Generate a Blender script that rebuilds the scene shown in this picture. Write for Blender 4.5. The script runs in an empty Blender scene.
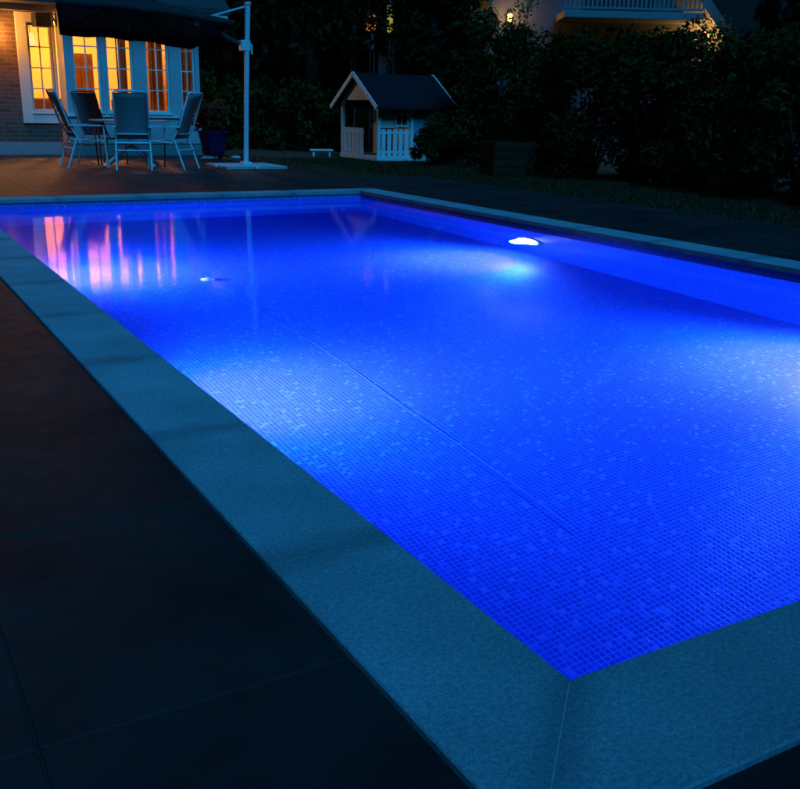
import bpy, math, random
import numpy as np
from mathutils import Vector, Matrix
random.seed(7)
R = math.radians
sc = bpy.context.scene
COL = sc.collection

# ------------------------------------------------------------------ materials
def newmat(name):
    m = bpy.data.materials.new(name); m.use_nodes = True
    nt = m.node_tree
    for n in list(nt.nodes): nt.nodes.remove(n)
    out = nt.nodes.new('ShaderNodeOutputMaterial')
    return m, nt, out
def N(nt, t, **kw):
    n = nt.nodes.new(t)
    for k, v in kw.items(): setattr(n, k, v)
    return n
def mat(name, col, rough=.5, var=.15, scale=8, bump=0, bscale=60, metal=0, spec=.5, island=0):
    """principled surface with a noise-varied base colour, optional bump, optional tint per separate piece"""
    m, nt, out = newmat(name); L = nt.links.new
    p = N(nt, 'ShaderNodeBsdfPrincipled')
    p.inputs['Roughness'].default_value = rough; p.inputs['Metallic'].default_value = metal
    p.inputs['Specular IOR Level'].default_value = spec
    tc = N(nt, 'ShaderNodeTexCoord'); nz = N(nt, 'ShaderNodeTexNoise')
    nz.inputs['Scale'].default_value = scale; nz.inputs['Detail'].default_value = 6
    L(tc.outputs['Object'], nz.inputs['Vector'])
    mx = N(nt, 'ShaderNodeMix', data_type='RGBA')
    mx.inputs[6].default_value = (*[c * (1 - var) for c in col], 1)
    mx.inputs[7].default_value = (*[min(1, c * (1 + var)) for c in col], 1)
    L(nz.outputs['Fac'], mx.inputs[0]); src = mx.outputs[2]
    if island:
        g = N(nt, 'ShaderNodeNewGeometry'); mr = N(nt, 'ShaderNodeMapRange')
        mr.inputs[3].default_value = 1 - island; mr.inputs[4].default_value = 1 + island
        L(g.outputs['Random Per Island'], mr.inputs[0])
        vm = N(nt, 'ShaderNodeVectorMath', operation='SCALE'); L(src, vm.inputs[0]); L(mr.outputs[0], vm.inputs[3]); src = vm.outputs[0]
    L(src, p.inputs['Base Color'])
    if bump:
        n2 = N(nt, 'ShaderNodeTexNoise'); n2.inputs['Scale'].default_value = bscale; n2.inputs['Detail'].default_value = 8
        L(tc.outputs['Object'], n2.inputs['Vector'])
        b = N(nt, 'ShaderNodeBump'); b.inputs['Strength'].default_value = bump; b.inputs['Distance'].default_value = .01
        L(n2.outputs['Fac'], b.inputs['Height']); L(b.outputs[0], p.inputs['Normal'])
    L(p.outputs[0], out.inputs[0]); return m
def emit(name, col, s):
    m, nt, out = newmat(name); e = N(nt, 'ShaderNodeEmission')
    e.inputs[0].default_value = (*col, 1); e.inputs[1].default_value = s
    nt.links.new(e.outputs[0], out.inputs[0]); return m
def glass(name):
    m, nt, out = newmat(name); L = nt.links.new
    t = N(nt, 'ShaderNodeBsdfTransparent'); t.inputs[0].default_value = (.96, .97, .95, 1)
    g = N(nt, 'ShaderNodeBsdfGlossy'); g.inputs['Roughness'].default_value = .02
    f = N(nt, 'ShaderNodeFresnel'); f.inputs[0].default_value = 1.45
    x = N(nt, 'ShaderNodeMixShader'); L(f.outputs[0], x.inputs[0]); L(t.outputs[0], x.inputs[1]); L(g.outputs[0], x.inputs[2])
    L(x.outputs[0], out.inputs[0]); return m
def leafmat(name, col):
    m, nt, out = newmat(name); L = nt.links.new
    p = N(nt, 'ShaderNodeBsdfPrincipled'); p.inputs['Roughness'].default_value = .75; p.inputs['Specular IOR Level'].default_value = .12
    g = N(nt, 'ShaderNodeNewGeometry'); r = N(nt, 'ShaderNodeValToRGB')
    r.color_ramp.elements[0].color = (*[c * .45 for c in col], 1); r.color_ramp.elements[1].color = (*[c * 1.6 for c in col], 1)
    L(g.outputs['Random Per Island'], r.inputs[0]); L(r.outputs[0], p.inputs['Base Color'])
    t = N(nt, 'ShaderNodeBsdfTranslucent'); L(r.outputs[0], t.inputs[0])
    x = N(nt, 'ShaderNodeMixShader'); x.inputs[0].default_value = .25
    L(p.outputs[0], x.inputs[1]); L(t.outputs[0], x.inputs[2]); L(x.outputs[0], out.inputs[0]); return m
def brickmat():
    m, nt, out = newmat('brick'); L = nt.links.new
    p = N(nt, 'ShaderNodeBsdfPrincipled'); p.inputs['Roughness'].default_value = .85
    tc = N(nt, 'ShaderNodeTexCoord'); sp = N(nt, 'ShaderNodeSeparateXYZ'); cb = N(nt, 'ShaderNodeCombineXYZ')
    ad = N(nt, 'ShaderNodeMath', operation='ADD')
    L(tc.outputs['Object'], sp.inputs[0]); L(sp.outputs[0], ad.inputs[0]); L(sp.outputs[1], ad.inputs[1])
    L(ad.outputs[0], cb.inputs[0]); L(sp.outputs[2], cb.inputs[1])
    b = N(nt, 'ShaderNodeTexBrick'); b.inputs['Scale'].default_value = 1
    b.inputs['Brick Width'].default_value = .25; b.inputs['Row Height'].default_value = .077; b.inputs['Mortar Size'].default_value = .008
    b.inputs['Color1'].default_value = (.17, .085, .055, 1); b.inputs['Color2'].default_value = (.10, .05, .035, 1); b.inputs['Mortar'].default_value = (.17, .14, .12, 1)
    L(cb.outputs[0], b.inputs['Vector']); L(b.outputs['Color'], p.inputs['Base Color'])
    bp = N(nt, 'ShaderNodeBump', invert=True); bp.inputs['Strength'].default_value = .8; bp.inputs['Distance'].default_value = .012
    L(b.outputs['Fac'], bp.inputs['Height']); L(bp.outputs[0], p.inputs['Normal'])
    L(p.outputs[0], out.inputs[0]); return m
TILE = .025
def tilemat():
    m, nt, out = newmat('pool_mosaic'); L = nt.links.new
    p = N(nt, 'ShaderNodeBsdfPrincipled'); p.inputs['Roughness'].default_value = .3
    uv = N(nt, 'ShaderNodeUVMap'); uv.uv_map = 'UVMap'
    sc_ = N(nt, 'ShaderNodeVectorMath', operation='SCALE'); sc_.inputs[3].default_value = 1 / TILE; L(uv.outputs[0], sc_.inputs[0])
    fl = N(nt, 'ShaderNodeVectorMath', operation='FLOOR'); L(sc_.outputs[0], fl.inputs[0])
    wn = N(nt, 'ShaderNodeTexWhiteNoise', noise_dimensions='2D'); L(fl.outputs[0], wn.inputs['Vector'])
    rp = N(nt, 'ShaderNodeValToRGB'); rp.color_ramp.interpolation = 'CONSTANT'
    els = rp.color_ramp.elements
    els[0].position = 0; els[0].color = (.018, .085, .66, 1)
    els[1].position = .3; els[1].color = (.020, .098, .71, 1)
    for pos, c in ((.58, (.023, .112, .75)), (.82, (.030, .150, .84)), (.90, (.042, .20, .87)), (.955, (.085, .30, .91))):
        e = els.new(pos); e.color = (*c, 1)
    L(wn.outputs['Value'], rp.inputs[0])
    fr = N(nt, 'ShaderNodeVectorMath', operation='FRACTION'); L(sc_.outputs[0], fr.inputs[0])
    sb = N(nt, 'ShaderNodeVectorMath', operation='SUBTRACT'); sb.inputs[1].default_value = (.5, .5, 0); L(fr.outputs[0], sb.inputs[0])
    ab = N(nt, 'ShaderNodeVectorMath', operation='ABSOLUTE'); L(sb.outputs[0], ab.inputs[0])
    sp = N(nt, 'ShaderNodeSeparateXYZ'); L(ab.outputs[0], sp.inputs[0])
    mxm = N(nt, 'ShaderNodeMath', operation='MAXIMUM'); L(sp.outputs[0], mxm.inputs[0]); L(sp.outputs[1], mxm.inputs[1])
    mr = N(nt, 'ShaderNodeMapRange', interpolation_type='SMOOTHSTEP'); mr.inputs[1].default_value = .37; mr.inputs[2].default_value = .43
    L(mxm.outputs[0], mr.inputs[0])
    mx = N(nt, 'ShaderNodeMix', data_type='RGBA'); L(mr.outputs[0], mx.inputs[0]); L(rp.outputs[0], mx.inputs[6]); mx.inputs[7].default_value = (.10, .30, .90, 1)
    L(mx.outputs[2], p.inputs['Base Color'])
    b = N(nt, 'ShaderNodeBump', invert=True); b.inputs['Strength'].default_value = .25; b.inputs['Distance'].default_value = .003
    L(mr.outputs[0], b.inputs['Height']); L(b.outputs[0], p.inputs['Normal'])
    L(p.outputs[0], out.inputs[0]); return m
def watermat():
    m, nt, out = newmat('pool_water'); L = nt.links.new
    g = N(nt, 'ShaderNodeBsdfRefraction'); g.inputs['IOR'].default_value = 1.333; g.inputs['Roughness'].default_value = 0
    g.inputs[0].default_value = (.98, .99, 1, 1)
    gl = N(nt, 'ShaderNodeBsdfGlossy'); gl.inputs['Roughness'].default_value = .065
    fr = N(nt, 'ShaderNodeFresnel'); fr.inputs[0].default_value = 1.333; ms = N(nt, 'ShaderNodeMixShader')
    tc = N(nt, 'ShaderNodeTexCoord')
    mp = N(nt, 'ShaderNodeMapping'); mp.inputs['Scale'].default_value = (1, .6, 1); L(tc.outputs['Object'], mp.inputs[0])
    n1 = N(nt, 'ShaderNodeTexNoise'); n1.inputs['Scale'].default_value = 2.2; n1.inputs['Detail'].default_value = 2; L(mp.outputs[0], n1.inputs['Vector'])
    b = N(nt, 'ShaderNodeBump'); b.inputs['Strength'].default_value = .03; b.inputs['Distance'].default_value = .05
    L(n1.outputs['Fac'], b.inputs['Height']); L(b.outputs[0], g.inputs['Normal']); L(b.outputs[0], gl.inputs['Normal'])
    L(fr.outputs[0], ms.inputs[0]); L(g.outputs[0], ms.inputs[1]); L(gl.outputs[0], ms.inputs[2]); L(ms.outputs[0], out.inputs[0]); return m
def copingmat():
    m, nt, out = newmat('coping_stone'); L = nt.links.new
    p = N(nt, 'ShaderNodeBsdfPrincipled'); p.inputs['Roughness'].default_value = .8
    tc = N(nt, 'ShaderNodeTexCoord')
    n1 = N(nt, 'ShaderNodeTexNoise'); n1.inputs['Scale'].default_value = 260; n1.inputs['Detail'].default_value = 4
    n2 = N(nt, 'ShaderNodeTexNoise'); n2.inputs['Scale'].default_value = 3; n2.inputs['Detail'].default_value = 6
    n3 = N(nt, 'ShaderNodeTexNoise'); n3.inputs['Scale'].default_value = 90; n3.inputs['Detail'].default_value = 5
    for n in (n1, n2, n3): L(tc.outputs['Object'], n.inputs['Vector'])
    r1 = N(nt, 'ShaderNodeValToRGB'); r1.color_ramp.elements[0].position = .36; r1.color_ramp.elements[1].position = .64
    r1.color_ramp.elements[0].color = (.17, .265, .30, 1); r1.color_ramp.elements[1].color = (.32, .43, .48, 1); L(n1.outputs['Fac'], r1.inputs[0])
    r3 = N(nt, 'ShaderNodeMapRange'); r3.inputs[1].default_value = .35; r3.inputs[2].default_value = .65; r3.inputs[3].default_value = .8; r3.inputs[4].default_value = 1.15; L(n3.outputs['Fac'], r3.inputs[0])
    r2 = N(nt, 'ShaderNodeMapRange'); r2.inputs[1].default_value = .3; r2.inputs[2].default_value = .7; r2.inputs[3].default_value = .8; r2.inputs[4].default_value = 1.1; L(n2.outputs['Fac'], r2.inputs[0])
    g = N(nt, 'ShaderNodeNewGeometry'); rg = N(nt, 'ShaderNodeMapRange'); rg.inputs[3].default_value = .94; rg.inputs[4].default_value = 1.05; L(g.outputs['Random Per Island'], rg.inputs[0])
    # darker marks along the slab joints, from the joint distance stored in the UV map
    uv = N(nt, 'ShaderNodeUVMap'); uv.uv_map = 'UVMap'; su = N(nt, 'ShaderNodeSeparateXYZ'); L(uv.outputs[0], su.inputs[0])
    ns = N(nt, 'ShaderNodeTexNoise'); ns.inputs['Scale'].default_value = 5; ns.inputs['Detail'].default_value = 3; L(tc.outputs['Object'], ns.inputs['Vector'])
    ma = N(nt, 'ShaderNodeMath', operation='MULTIPLY_ADD'); L(ns.outputs['Fac'], ma.inputs[0]); ma.inputs[1].default_value = -.16; L(su.outputs[0], ma.inputs[2])
    st = N(nt, 'ShaderNodeMapRange', interpolation_type='SMOOTHSTEP'); st.inputs[1].default_value = -.09; st.inputs[2].default_value = .03; st.inputs[3].default_value = .68; st.inputs[4].default_value = 1; L(ma.outputs[0], st.inputs[0])
    prev = r1.outputs[0]
    for s in (r3, r2, rg, st):
        v = N(nt, 'ShaderNodeVectorMath', operation='SCALE'); L(prev, v.inputs[0]); L(s.outputs[0], v.inputs[3]); prev = v.outputs[0]
    L(prev, p.inputs['Base Color'])
    b = N(nt, 'ShaderNodeBump'); b.inputs['Strength'].default_value = .5; b.inputs['Distance'].default_value = .004
    L(n3.outputs['Fac'], b.inputs['Height']); L(b.outputs[0], p.inputs['Normal'])
    L(p.outputs[0], out.inputs[0]); return m
def slatemat():
    m, nt, out = newmat('slate_paving'); L = nt.links.new
    p = N(nt, 'ShaderNodeBsdfPrincipled'); p.inputs['Specular IOR Level'].default_value = .3
    tc = N(nt, 'ShaderNodeTexCoord')
    n1 = N(nt, 'ShaderNodeTexNoise'); n1.inputs['Scale'].default_value = 2.3; n1.inputs['Detail'].default_value = 9; n1.inputs['Roughness'].default_value = .62
    n2 = N(nt, 'ShaderNodeTexNoise'); n2.inputs['Scale'].default_value = 14; n2.inputs['Detail'].default_value = 8
    for n in (n1, n2): L(tc.outputs['Object'], n.inputs['Vector'])
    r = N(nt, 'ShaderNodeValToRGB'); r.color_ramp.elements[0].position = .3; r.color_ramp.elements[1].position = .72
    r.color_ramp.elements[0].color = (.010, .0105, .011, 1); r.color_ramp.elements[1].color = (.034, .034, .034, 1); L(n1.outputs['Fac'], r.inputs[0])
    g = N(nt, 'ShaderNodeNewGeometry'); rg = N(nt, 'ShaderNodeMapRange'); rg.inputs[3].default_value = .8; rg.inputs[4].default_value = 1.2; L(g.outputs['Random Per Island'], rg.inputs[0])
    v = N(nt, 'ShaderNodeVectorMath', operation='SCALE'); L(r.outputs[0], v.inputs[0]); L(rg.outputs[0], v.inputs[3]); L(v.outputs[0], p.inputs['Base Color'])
    rr = N(nt, 'ShaderNodeMapRange'); rr.inputs[3].default_value = .42; rr.inputs[4].default_value = .68; L(n2.outputs['Fac'], rr.inputs[0]); L(rr.outputs[0], p.inputs['Roughness'])
    b = N(nt, 'ShaderNodeBump'); b.inputs['Strength'].default_value = .35; b.inputs['Distance'].default_value = .012
    n3 = N(nt, 'ShaderNodeTexNoise'); n3.inputs['Scale'].default_value = 70; n3.inputs['Detail'].default_value = 6; L(tc.outputs['Object'], n3.inputs['Vector'])
    b2 = N(nt, 'ShaderNodeBump'); b2.inputs['Strength'].default_value = .5; b2.inputs['Distance'].default_value = .003; L(n3.outputs['Fac'], b2.inputs['Height'])
    L(n1.outputs['Fac'], b.inputs['Height']); L(b2.outputs[0], b.inputs['Normal']); L(b.outputs[0], p.inputs['Normal'])
    L(p.outputs[0], out.inputs[0]); return m

M = dict(
    bay=mat('bay_paint', (.50, .50, .49), .55, .08, 5, .1, 60), drab=mat('drab_paint', (.20, .19, .17), .8, .15, 6), balcony=mat('balcony_paint', (.20, .21, .22), .7, .1, 6),  # drab: one even dull tone for the neighbouring bargeboards
    mortar=mat('pale_mortar', (.42, .55, .56), .9, .1, 20),
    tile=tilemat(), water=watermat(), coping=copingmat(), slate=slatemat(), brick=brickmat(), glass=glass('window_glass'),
    joint=mat('joint_sand', (.02, .02, .02), .95), lawn=mat('lawn_soil', (.022, .022, .008), .95, .5, 5, .6, 40),
    white=mat('white_paint', (.74, .73, .70), .5, .06, 5, .1, 80), cream=mat('cream_paint', (.72, .66, .55), .55, .06, 5),
    plinth=mat('plinth_render', (.30, .29, .28), .9, .12, 6, .3, 40), roof=mat('roof_tiles', (.05, .045, .045), .8, .3, 12, .4, 30),
    room=mat('room_wall', (.80, .62, .34), .8, .05, 2), floor=mat('room_floor', (.30, .16, .07), .5, .2, 5),
    curtain=mat('curtain', (.36, .22, .10), .9, .2, 12), cabinet=mat('cabinet_wood', (.30, .19, .09), .5, .25, 6),
    alu=mat('pale_aluminium', (.72, .73, .74), .42, .05, 10), sling=mat('sling_fabric', (.30, .31, .33), .85, .12, 120, .2, 300),
    canopy=mat('parasol_fabric', (.03, .03, .032), .9, .15, 30, .15, 200, spec=.2), dark=mat('dark_plastic', (.02, .02, .022), .5),
    table=mat('table_top', (.50, .52, .53), .4, .1, 6), stone=mat('base_slab_stone', (.42, .43, .42), .85, .2, 14, .5, 60),
    pot=mat('blue_glaze', (.008, .016, .09), .25, .2, 6), soil=mat('soil', (.03, .02, .015), .95), foot=mat('pale_wood', (.45, .33, .22), .7, .2, 9),
    planter=mat('brown_boards', (.04, .02, .012), .9, .3, 7, .3, 30, spec=.1), grey=mat('grey_plaster', (.085, .09, .10), .85, .1, 4),
    teal=mat('blue_grey_boards', (.20, .36, .40), .65, .12, 6), red=mat('red_brown_curtain', (.28, .06, .03), .9), door=mat('dark_door', (.05, .035, .03), .7),
    felt=mat('roof_felt', (.012, .012, .016), .9, .2, 20, spec=.1), bark=mat('bark', (.05, .035, .025), .9, .4, 14, .8, 30),
    chrome=mat('stainless_ring', (.6, .6, .62), .25, .03, 10, metal=1), hose=mat('pale_hose', (.12, .34, .92), .5), fitting=mat('white_plastic', (.85, .86, .9), .4),
    lens=emit('pool_lamp_lens', (.62, .82, 1), 26), bulb=emit('warm_bulb', (1, .46, .10), 4), shade=emit('lit_shade', (1, .66, .22), 1.5), amber=emit('amber_lamp', (1, .30, .08), .6), lime=emit('lime_lamp', (.62, .62, .10), .5), spark=emit('small_white_lamp', (.7, .9, 1), .30),
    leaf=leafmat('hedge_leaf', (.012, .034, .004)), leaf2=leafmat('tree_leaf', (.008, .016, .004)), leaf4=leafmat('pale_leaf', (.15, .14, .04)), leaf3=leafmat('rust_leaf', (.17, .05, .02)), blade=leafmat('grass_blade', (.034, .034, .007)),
)

# ------------------------------------------------------------------ mesh helper
class MB:
    def __init__(s): s.v = []; s.f = []; s.uv = None
    def add(s, vs, fs):
        o = len(s.v); s.v += [tuple(v) for v in vs]; s.f += [tuple(i + o for i in f) for f in fs]; return s
    def box(s, x0, x1, y0, y1, z0, z1):
        return s.add([(x, y, z) for z in (z0, z1) for x, y in ((x0, y0), (x1, y0), (x1, y1), (x0, y1))],
                     [(3, 2, 1, 0), (4, 5, 6, 7), (0, 1, 5, 4), (1, 2, 6, 5), (2, 3, 7, 6), (3, 0, 4, 7)])
    def bar(s, a, b, w, h, up=(0, 0, 1)):
        a, b = Vector(a), Vector(b); d = (b - a).normalized(); u = Vector(up)
        if abs(d.dot(u)) > .95: u = Vector((0, 1, 0))
        x = d.cross(u).normalized() * (w / 2); y = x.cross(d).normalized() * (h / 2)
        return s.add([p + i * x + j * y for p in (a, b) for i, j in ((-1, -1), (1, -1), (1, 1), (-1, 1))],
                     [(0, 1, 2, 3), (7, 6, 5, 4), (0, 4, 5, 1), (1, 5, 6, 2), (2, 6, 7, 3), (3, 7, 4, 0)])
    def tube(s, pts, r, n=10, r2=None):
        pts = [Vector(p) for p in pts]; k = len(pts); vs = []; fs = []; prev = None
        for i, p in enumerate(pts):
            d = (pts[min(i + 1, k - 1)] - pts[max(i - 1, 0)]).normalized()
            if prev is None:
                u = d.cross(Vector((0, 0, 1)));
                if u.length < .05: u = d.cross(Vector((0, 1, 0)))
            else: u = prev - d * prev.dot(d)
            u.normalize(); prev = u; w = d.cross(u)
            rr = r if r2 is None else r + (r2 - r) * i / (k - 1)
            vs += [p + rr * (math.cos(t) * u + math.sin(t) * w) for t in (2 * math.pi * j / n for j in range(n))]
        for i in range(k - 1):
            for j in range(n):
                fs.append((i * n + j, i * n + (j + 1) % n, (i + 1) * n + (j + 1) % n, (i + 1) * n + j))
        fs += [tuple(range(n))[::-1], tuple((k - 1) * n + j for j in range(n))]
        return s.add(vs, fs)
    def lathe(s, prof, n=28, c=(0, 0, 0), mtx=None):
        vs = [(c[0] + r * math.cos(2 * math.pi * j / n), c[1] + r * math.sin(2 * math.pi * j / n), c[2] + z) for r, z in prof for j in range(n)]
        if mtx: vs = [mtx @ Vector(v) for v in vs]
        k = len(prof); fs = [(i * n + j, i * n + (j + 1) % n, (i + 1) * n + (j + 1) % n, (i + 1) * n + j) for i in range(k - 1) for j in range(n)]
        fs += [tuple(range(n))[::-1], tuple((k - 1) * n + j for j in range(n))]
        return s.add(vs, fs)
    def build(s, name, m, parent=None, bevel=0, smooth=False, loc=(0, 0, 0), rz=0):
        me = bpy.data.meshes.new(name); me.from_pydata(s.v, [], s.f); me.validate(); me.update()
        o = bpy.data.objects.new(name, me); COL.objects.link(o); me.materials.append(m)
        o.location = loc; o.rotation_euler = (0, 0, rz)
        if parent: o.parent = parent
        if bevel:
            b = o.modifiers.new('edge', 'BEVEL'); b.width = bevel; b.segments = 2; b.limit_method = 'ANGLE'; b.angle_limit = R(40)
        if smooth:
            for p in me.polygons: p.use_smooth = True
            if hasattr(me, 'set_sharp_from_angle'): me.set_sharp_from_angle(angle=R(40))
        return o
def thing(name, label, cat, loc=(0, 0, 0), rz=0, group=None):
    o = bpy.data.objects.new(name, None); COL.objects.link(o); o.empty_display_size = .2
    o.location = loc; o.rotation_euler = (0, 0, rz); return tag(o, label, cat, group)
def tag(o, label, cat, group=None):
    o['label'] = label; o['category'] = cat
    if group: o['group'] = group
    return o
def kind(o, k): o['kind'] = k; return o
def lamp(name, typ, loc, energy, col, parent=None, size=.05, **kw):
    l = bpy.data.lights.new(name, typ); l.energy = energy; l.color = col
    if typ in ('POINT', 'SPOT'): l.shadow_soft_size = size
    o = bpy.data.objects.new(name, l); COL.objects.link(o); o.location = loc
    if parent: o.parent = parent
    for k, v in kw.items(): setattr(l, k, v)
    return o
CAM = (-1.0437, -1.1485, 1.0); YAW = .5263
def FL(D, px):                      # plan position at a walking distance D in the viewing direction
    u = (px - 400) / 944.13 * D
    return (CAM[0] + D * math.sin(YAW) + u * math.cos(YAW), CAM[1] + D * math.cos(YAW) - u * math.sin(YAW))

# ------------------------------------------------------------------ the setting
W, LEN, CW = 4.593, 9.655, .316
def ring_sheet(x0, x1, y0, y1, hx0, hx1, hy0, hy1, z):
    return MB().add([(x0, y0, z), (x1, y0, z), (x1, y1, z), (x0, y1, z), (hx0, hy0, z), (hx1, hy0, z), (hx1, hy1, z), (hx0, hy1, z)],
                    [(0, 1, 5, 4), (1, 2, 6, 5), (2, 3, 7, 6), (3, 0, 4, 7)])
kind(ring_sheet(-400, 400, -400, 400, -.25, W + .25, -.25, LEN + .25, -.075).build('ground', M['lawn']), 'structure')
# bedding under the slabs, two rectangles joined round the pool
b = ring_sheet(-8, 6.9, -5, 12.06, -.22, W + .22, -.22, LEN + .22, -.021)
b.add([(-8, 12.06, -.021), (5.62, 12.06, -.021), (5.62, 19, -.021), (-8, 19, -.021)], [(0, 1, 2, 3)])
kind(b.build('paving_bed', M['joint']), 'structure')
# slate slabs
t = MB(); g = .002
xs = [-CW - .0 - .572 * i for i in range(0, 13)]
rows = [(.27 + .572 * 1.5 * j) for j in range(-6, 24)]
def slab(x0, x1, y0, y1):
    if x1 - x0 < .03 or y1 - y0 < .03: return
    t.box(x0 + g, x1 - g, y0 + g, y1 - g, -.052, -.012 + random.uniform(-.0012, .0012))
for i in range(12):
    for j in range(len(rows) - 1): slab(xs[i + 1], xs[i], rows[j], min(rows[j + 1], 19))
xe = [-CW + .572 * i for i in range(0, 30)]
for j in range(len(rows) - 1):
    for i in range(29):
        x0, x1, y0, y1 = xe[i], xe[i + 1], rows[j], min(rows[j + 1], 19)
        lim = 6.88 if y0 < 12 else 5.6
        x1 = min(x1, lim)
        if y0 < 12 < y1 and x0 > 5.5: y1 = 12.05
        if x1 <= x0: continue
        # cut round the pool and its coping
        if y1 <= -CW or y0 >= LEN + CW or x0 >= W + CW: slab(x0, x1, y0, y1); continue
        if y0 < -CW: slab(x0, x1, y0, -CW)
        if y1 > LEN + CW: slab(x0, x1, LEN + CW, y1)
        if x1 > W + CW: slab(max(x0, W + CW), x1, max(y0, -CW), min(y1, LEN + CW))
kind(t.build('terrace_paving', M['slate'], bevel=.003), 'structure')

# pool basin, faces inwards, UVs in metres
def basin():
    x0, x1, y0, y1, zb, zt = -.012, W + .012, -.012, LEN + .012, -1.45, -.036
    v = [(x0, y0, zb), (x1, y0, zb), (x1, y1, zb), (x0, y1, zb), (x0, y0, zt), (x1, y0, zt), (x1, y1, zt), (x0, y1, zt)]
    f = [(0, 1, 2, 3), (0, 3, 7, 4), (1, 5, 6, 2), (0, 4, 5, 1), (3, 2, 6, 7)]
    o = MB().add(v, f).build('pool_basin', M['tile']); me = o.data; uv = me.uv_layers.new(name='UVMap')
    for p in me.polygons:
        n = p.normal
        for li in p.loop_indices:
            c = me.vertices[me.loops[li].vertex_index].co
            uv.data[li].uv = (c.x, c.y) if abs(n.z) > .5 else ((c.y, c.z) if abs(n.x) > .5 else (c.x, c.z))
    return kind(o, 'structure')
basin()
w = MB().add([(-.012, -.012, -.10), (W + .012, -.012, -.10), (W + .012, LEN + .012, -.10), (-.012, LEN + .012, -.10)], [(0, 1, 2, 3)]).build('pool_water', M['water'])
kind(w, 'structure')

# coping: mitred one-metre slabs with open joints; UV.x carries the distance to the nearest joint
def coping():
    mb = MB(); uvs = []
    gz = .0014
    def quad_slab(P, ends):
        # P: four plan corners, ends: the two joint edges (index pairs) -> subdivided along its length
        nseg = 12
        a, b_, c, d = [Vector((*q, 0)) for q in P]          # a-b start edge (inner->outer), d-c end edge
        for lay in range(1):
            vs = []; uu = []
            for i in range(nseg + 1):
                s = i / nseg
                pi = a.lerp(d, s); po = b_.lerp(c, s)
                Ln = ((d - a).length + (c - b_).length) / 2
                du = min(s, 1 - s) * Ln
                for q, zz in ((pi, -.040), (pi, -.004), (pi + (po - pi).normalized() * .004, 0), (po - (po - pi).normalized() * .004, 0), (po, -.004), (po, -.040)):
                    vs.append((q.x, q.y, zz)); uu.append(du)
            fs = []
            for i in range(nseg):
                for k in range(5): fs.append((i * 6 + k, i * 6 + k + 1, (i + 1) * 6 + k + 1, (i + 1) * 6 + k))
                fs.append((i * 6 + 5, i * 6, (i + 1) * 6, (i + 1) * 6 + 5))
            fs += [tuple(range(6))[::-1], tuple(nseg * 6 + k for k in range(6))]
            mb.add(vs, fs); uvs.extend(uu)
    def run(length, joints, fn):
        edges = [0] + joints + [length]
        for i in range(len(edges) - 1):
            s0, s1 = edges[i] + gz, edges[i + 1] - gz
            o0 = s0 - CW if i == 0 else s0; o1 = s1 + CW if i == len(edges) - 2 else s1
            quad_slab([fn(s0, 0), fn(o0, CW), fn(o1, CW), fn(s1, 0)], None)
    jl = [.68 + .97 * i for i in range(9)]
    run(LEN, jl, lambda s, o: (-o, s))
    run(LEN, jl, lambda s, o: (W + o, s))
    jw = [W / 5 * i for i in range(1, 5)]
    run(W, jw, lambda s, o: (s, -o))
    run(W, jw, lambda s, o: (s, LEN + o))
    o = mb.build('pool_coping', M['coping']); me = o.data
    import bmesh
    bm = bmesh.new(); bm.from_mesh(me); bmesh.ops.recalc_face_normals(bm, faces=bm.faces); bm.to_mesh(me); bm.free()
    uv = me.uv_layers.new(name='UVMap')
    for l in me.loops: uv.data[l.index].uv = (uvs[l.vertex_index], 0)
    return kind(o, 'structure')
coping()
kind(ring_sheet(-CW + .004, W + CW - .004, -CW + .004, LEN + CW - .004, -.008, W + .008, -.008, LEN + .008, -.0012).build('coping_mortar_bed', M['mortar']), 'structure')

# grass along the paved strip and beyond the terrace
def grass():
    rng = np.random.default_rng(3); n = 26000
    x = np.where(rng.random(n) < .75, rng.uniform(6.9, 9.6, n), rng.uniform(5.64, 9.0, n)); y = np.where(x > 6.9, rng.uniform(1.5, 18, n), rng.uniform(12.1, 20, n))
    y = np.where((x < 6.9) & (y < 12.1), 12.1, y)
    keep = ~((x > 8.6) & (y > 16.7)); x, y = x[keep], y[keep]; n = len(x)
    h = rng.uniform(.03, .075, n); a = rng.uniform(0, 6.28, n); lx, ly = rng.normal(0, .02, n), rng.normal(0, .02, n); wd = .006
    v = np.empty((n, 3, 3)); z0 = -.075
    v[:, 0] = np.stack([x - wd * np.cos(a), y - wd * np.sin(a), np.full(n, z0)], 1)
    v[:, 1] = np.stack([x + wd * np.cos(a), y + wd * np.sin(a), np.full(n, z0)], 1)
    v[:, 2] = np.stack([x + lx, y + ly, z0 + h], 1)
    mb = MB(); mb.v = [tuple(q) for q in v.reshape(-1, 3).tolist()]; mb.f = [(3 * i, 3 * i + 1, 3 * i + 2) for i in range(n)]
    o = mb.build('lawn_grass', M['blade']); kind(o, 'stuff'); tag(o, 'short dark lawn grass beyond the paved pool surround', 'grass')
grass()

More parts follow.
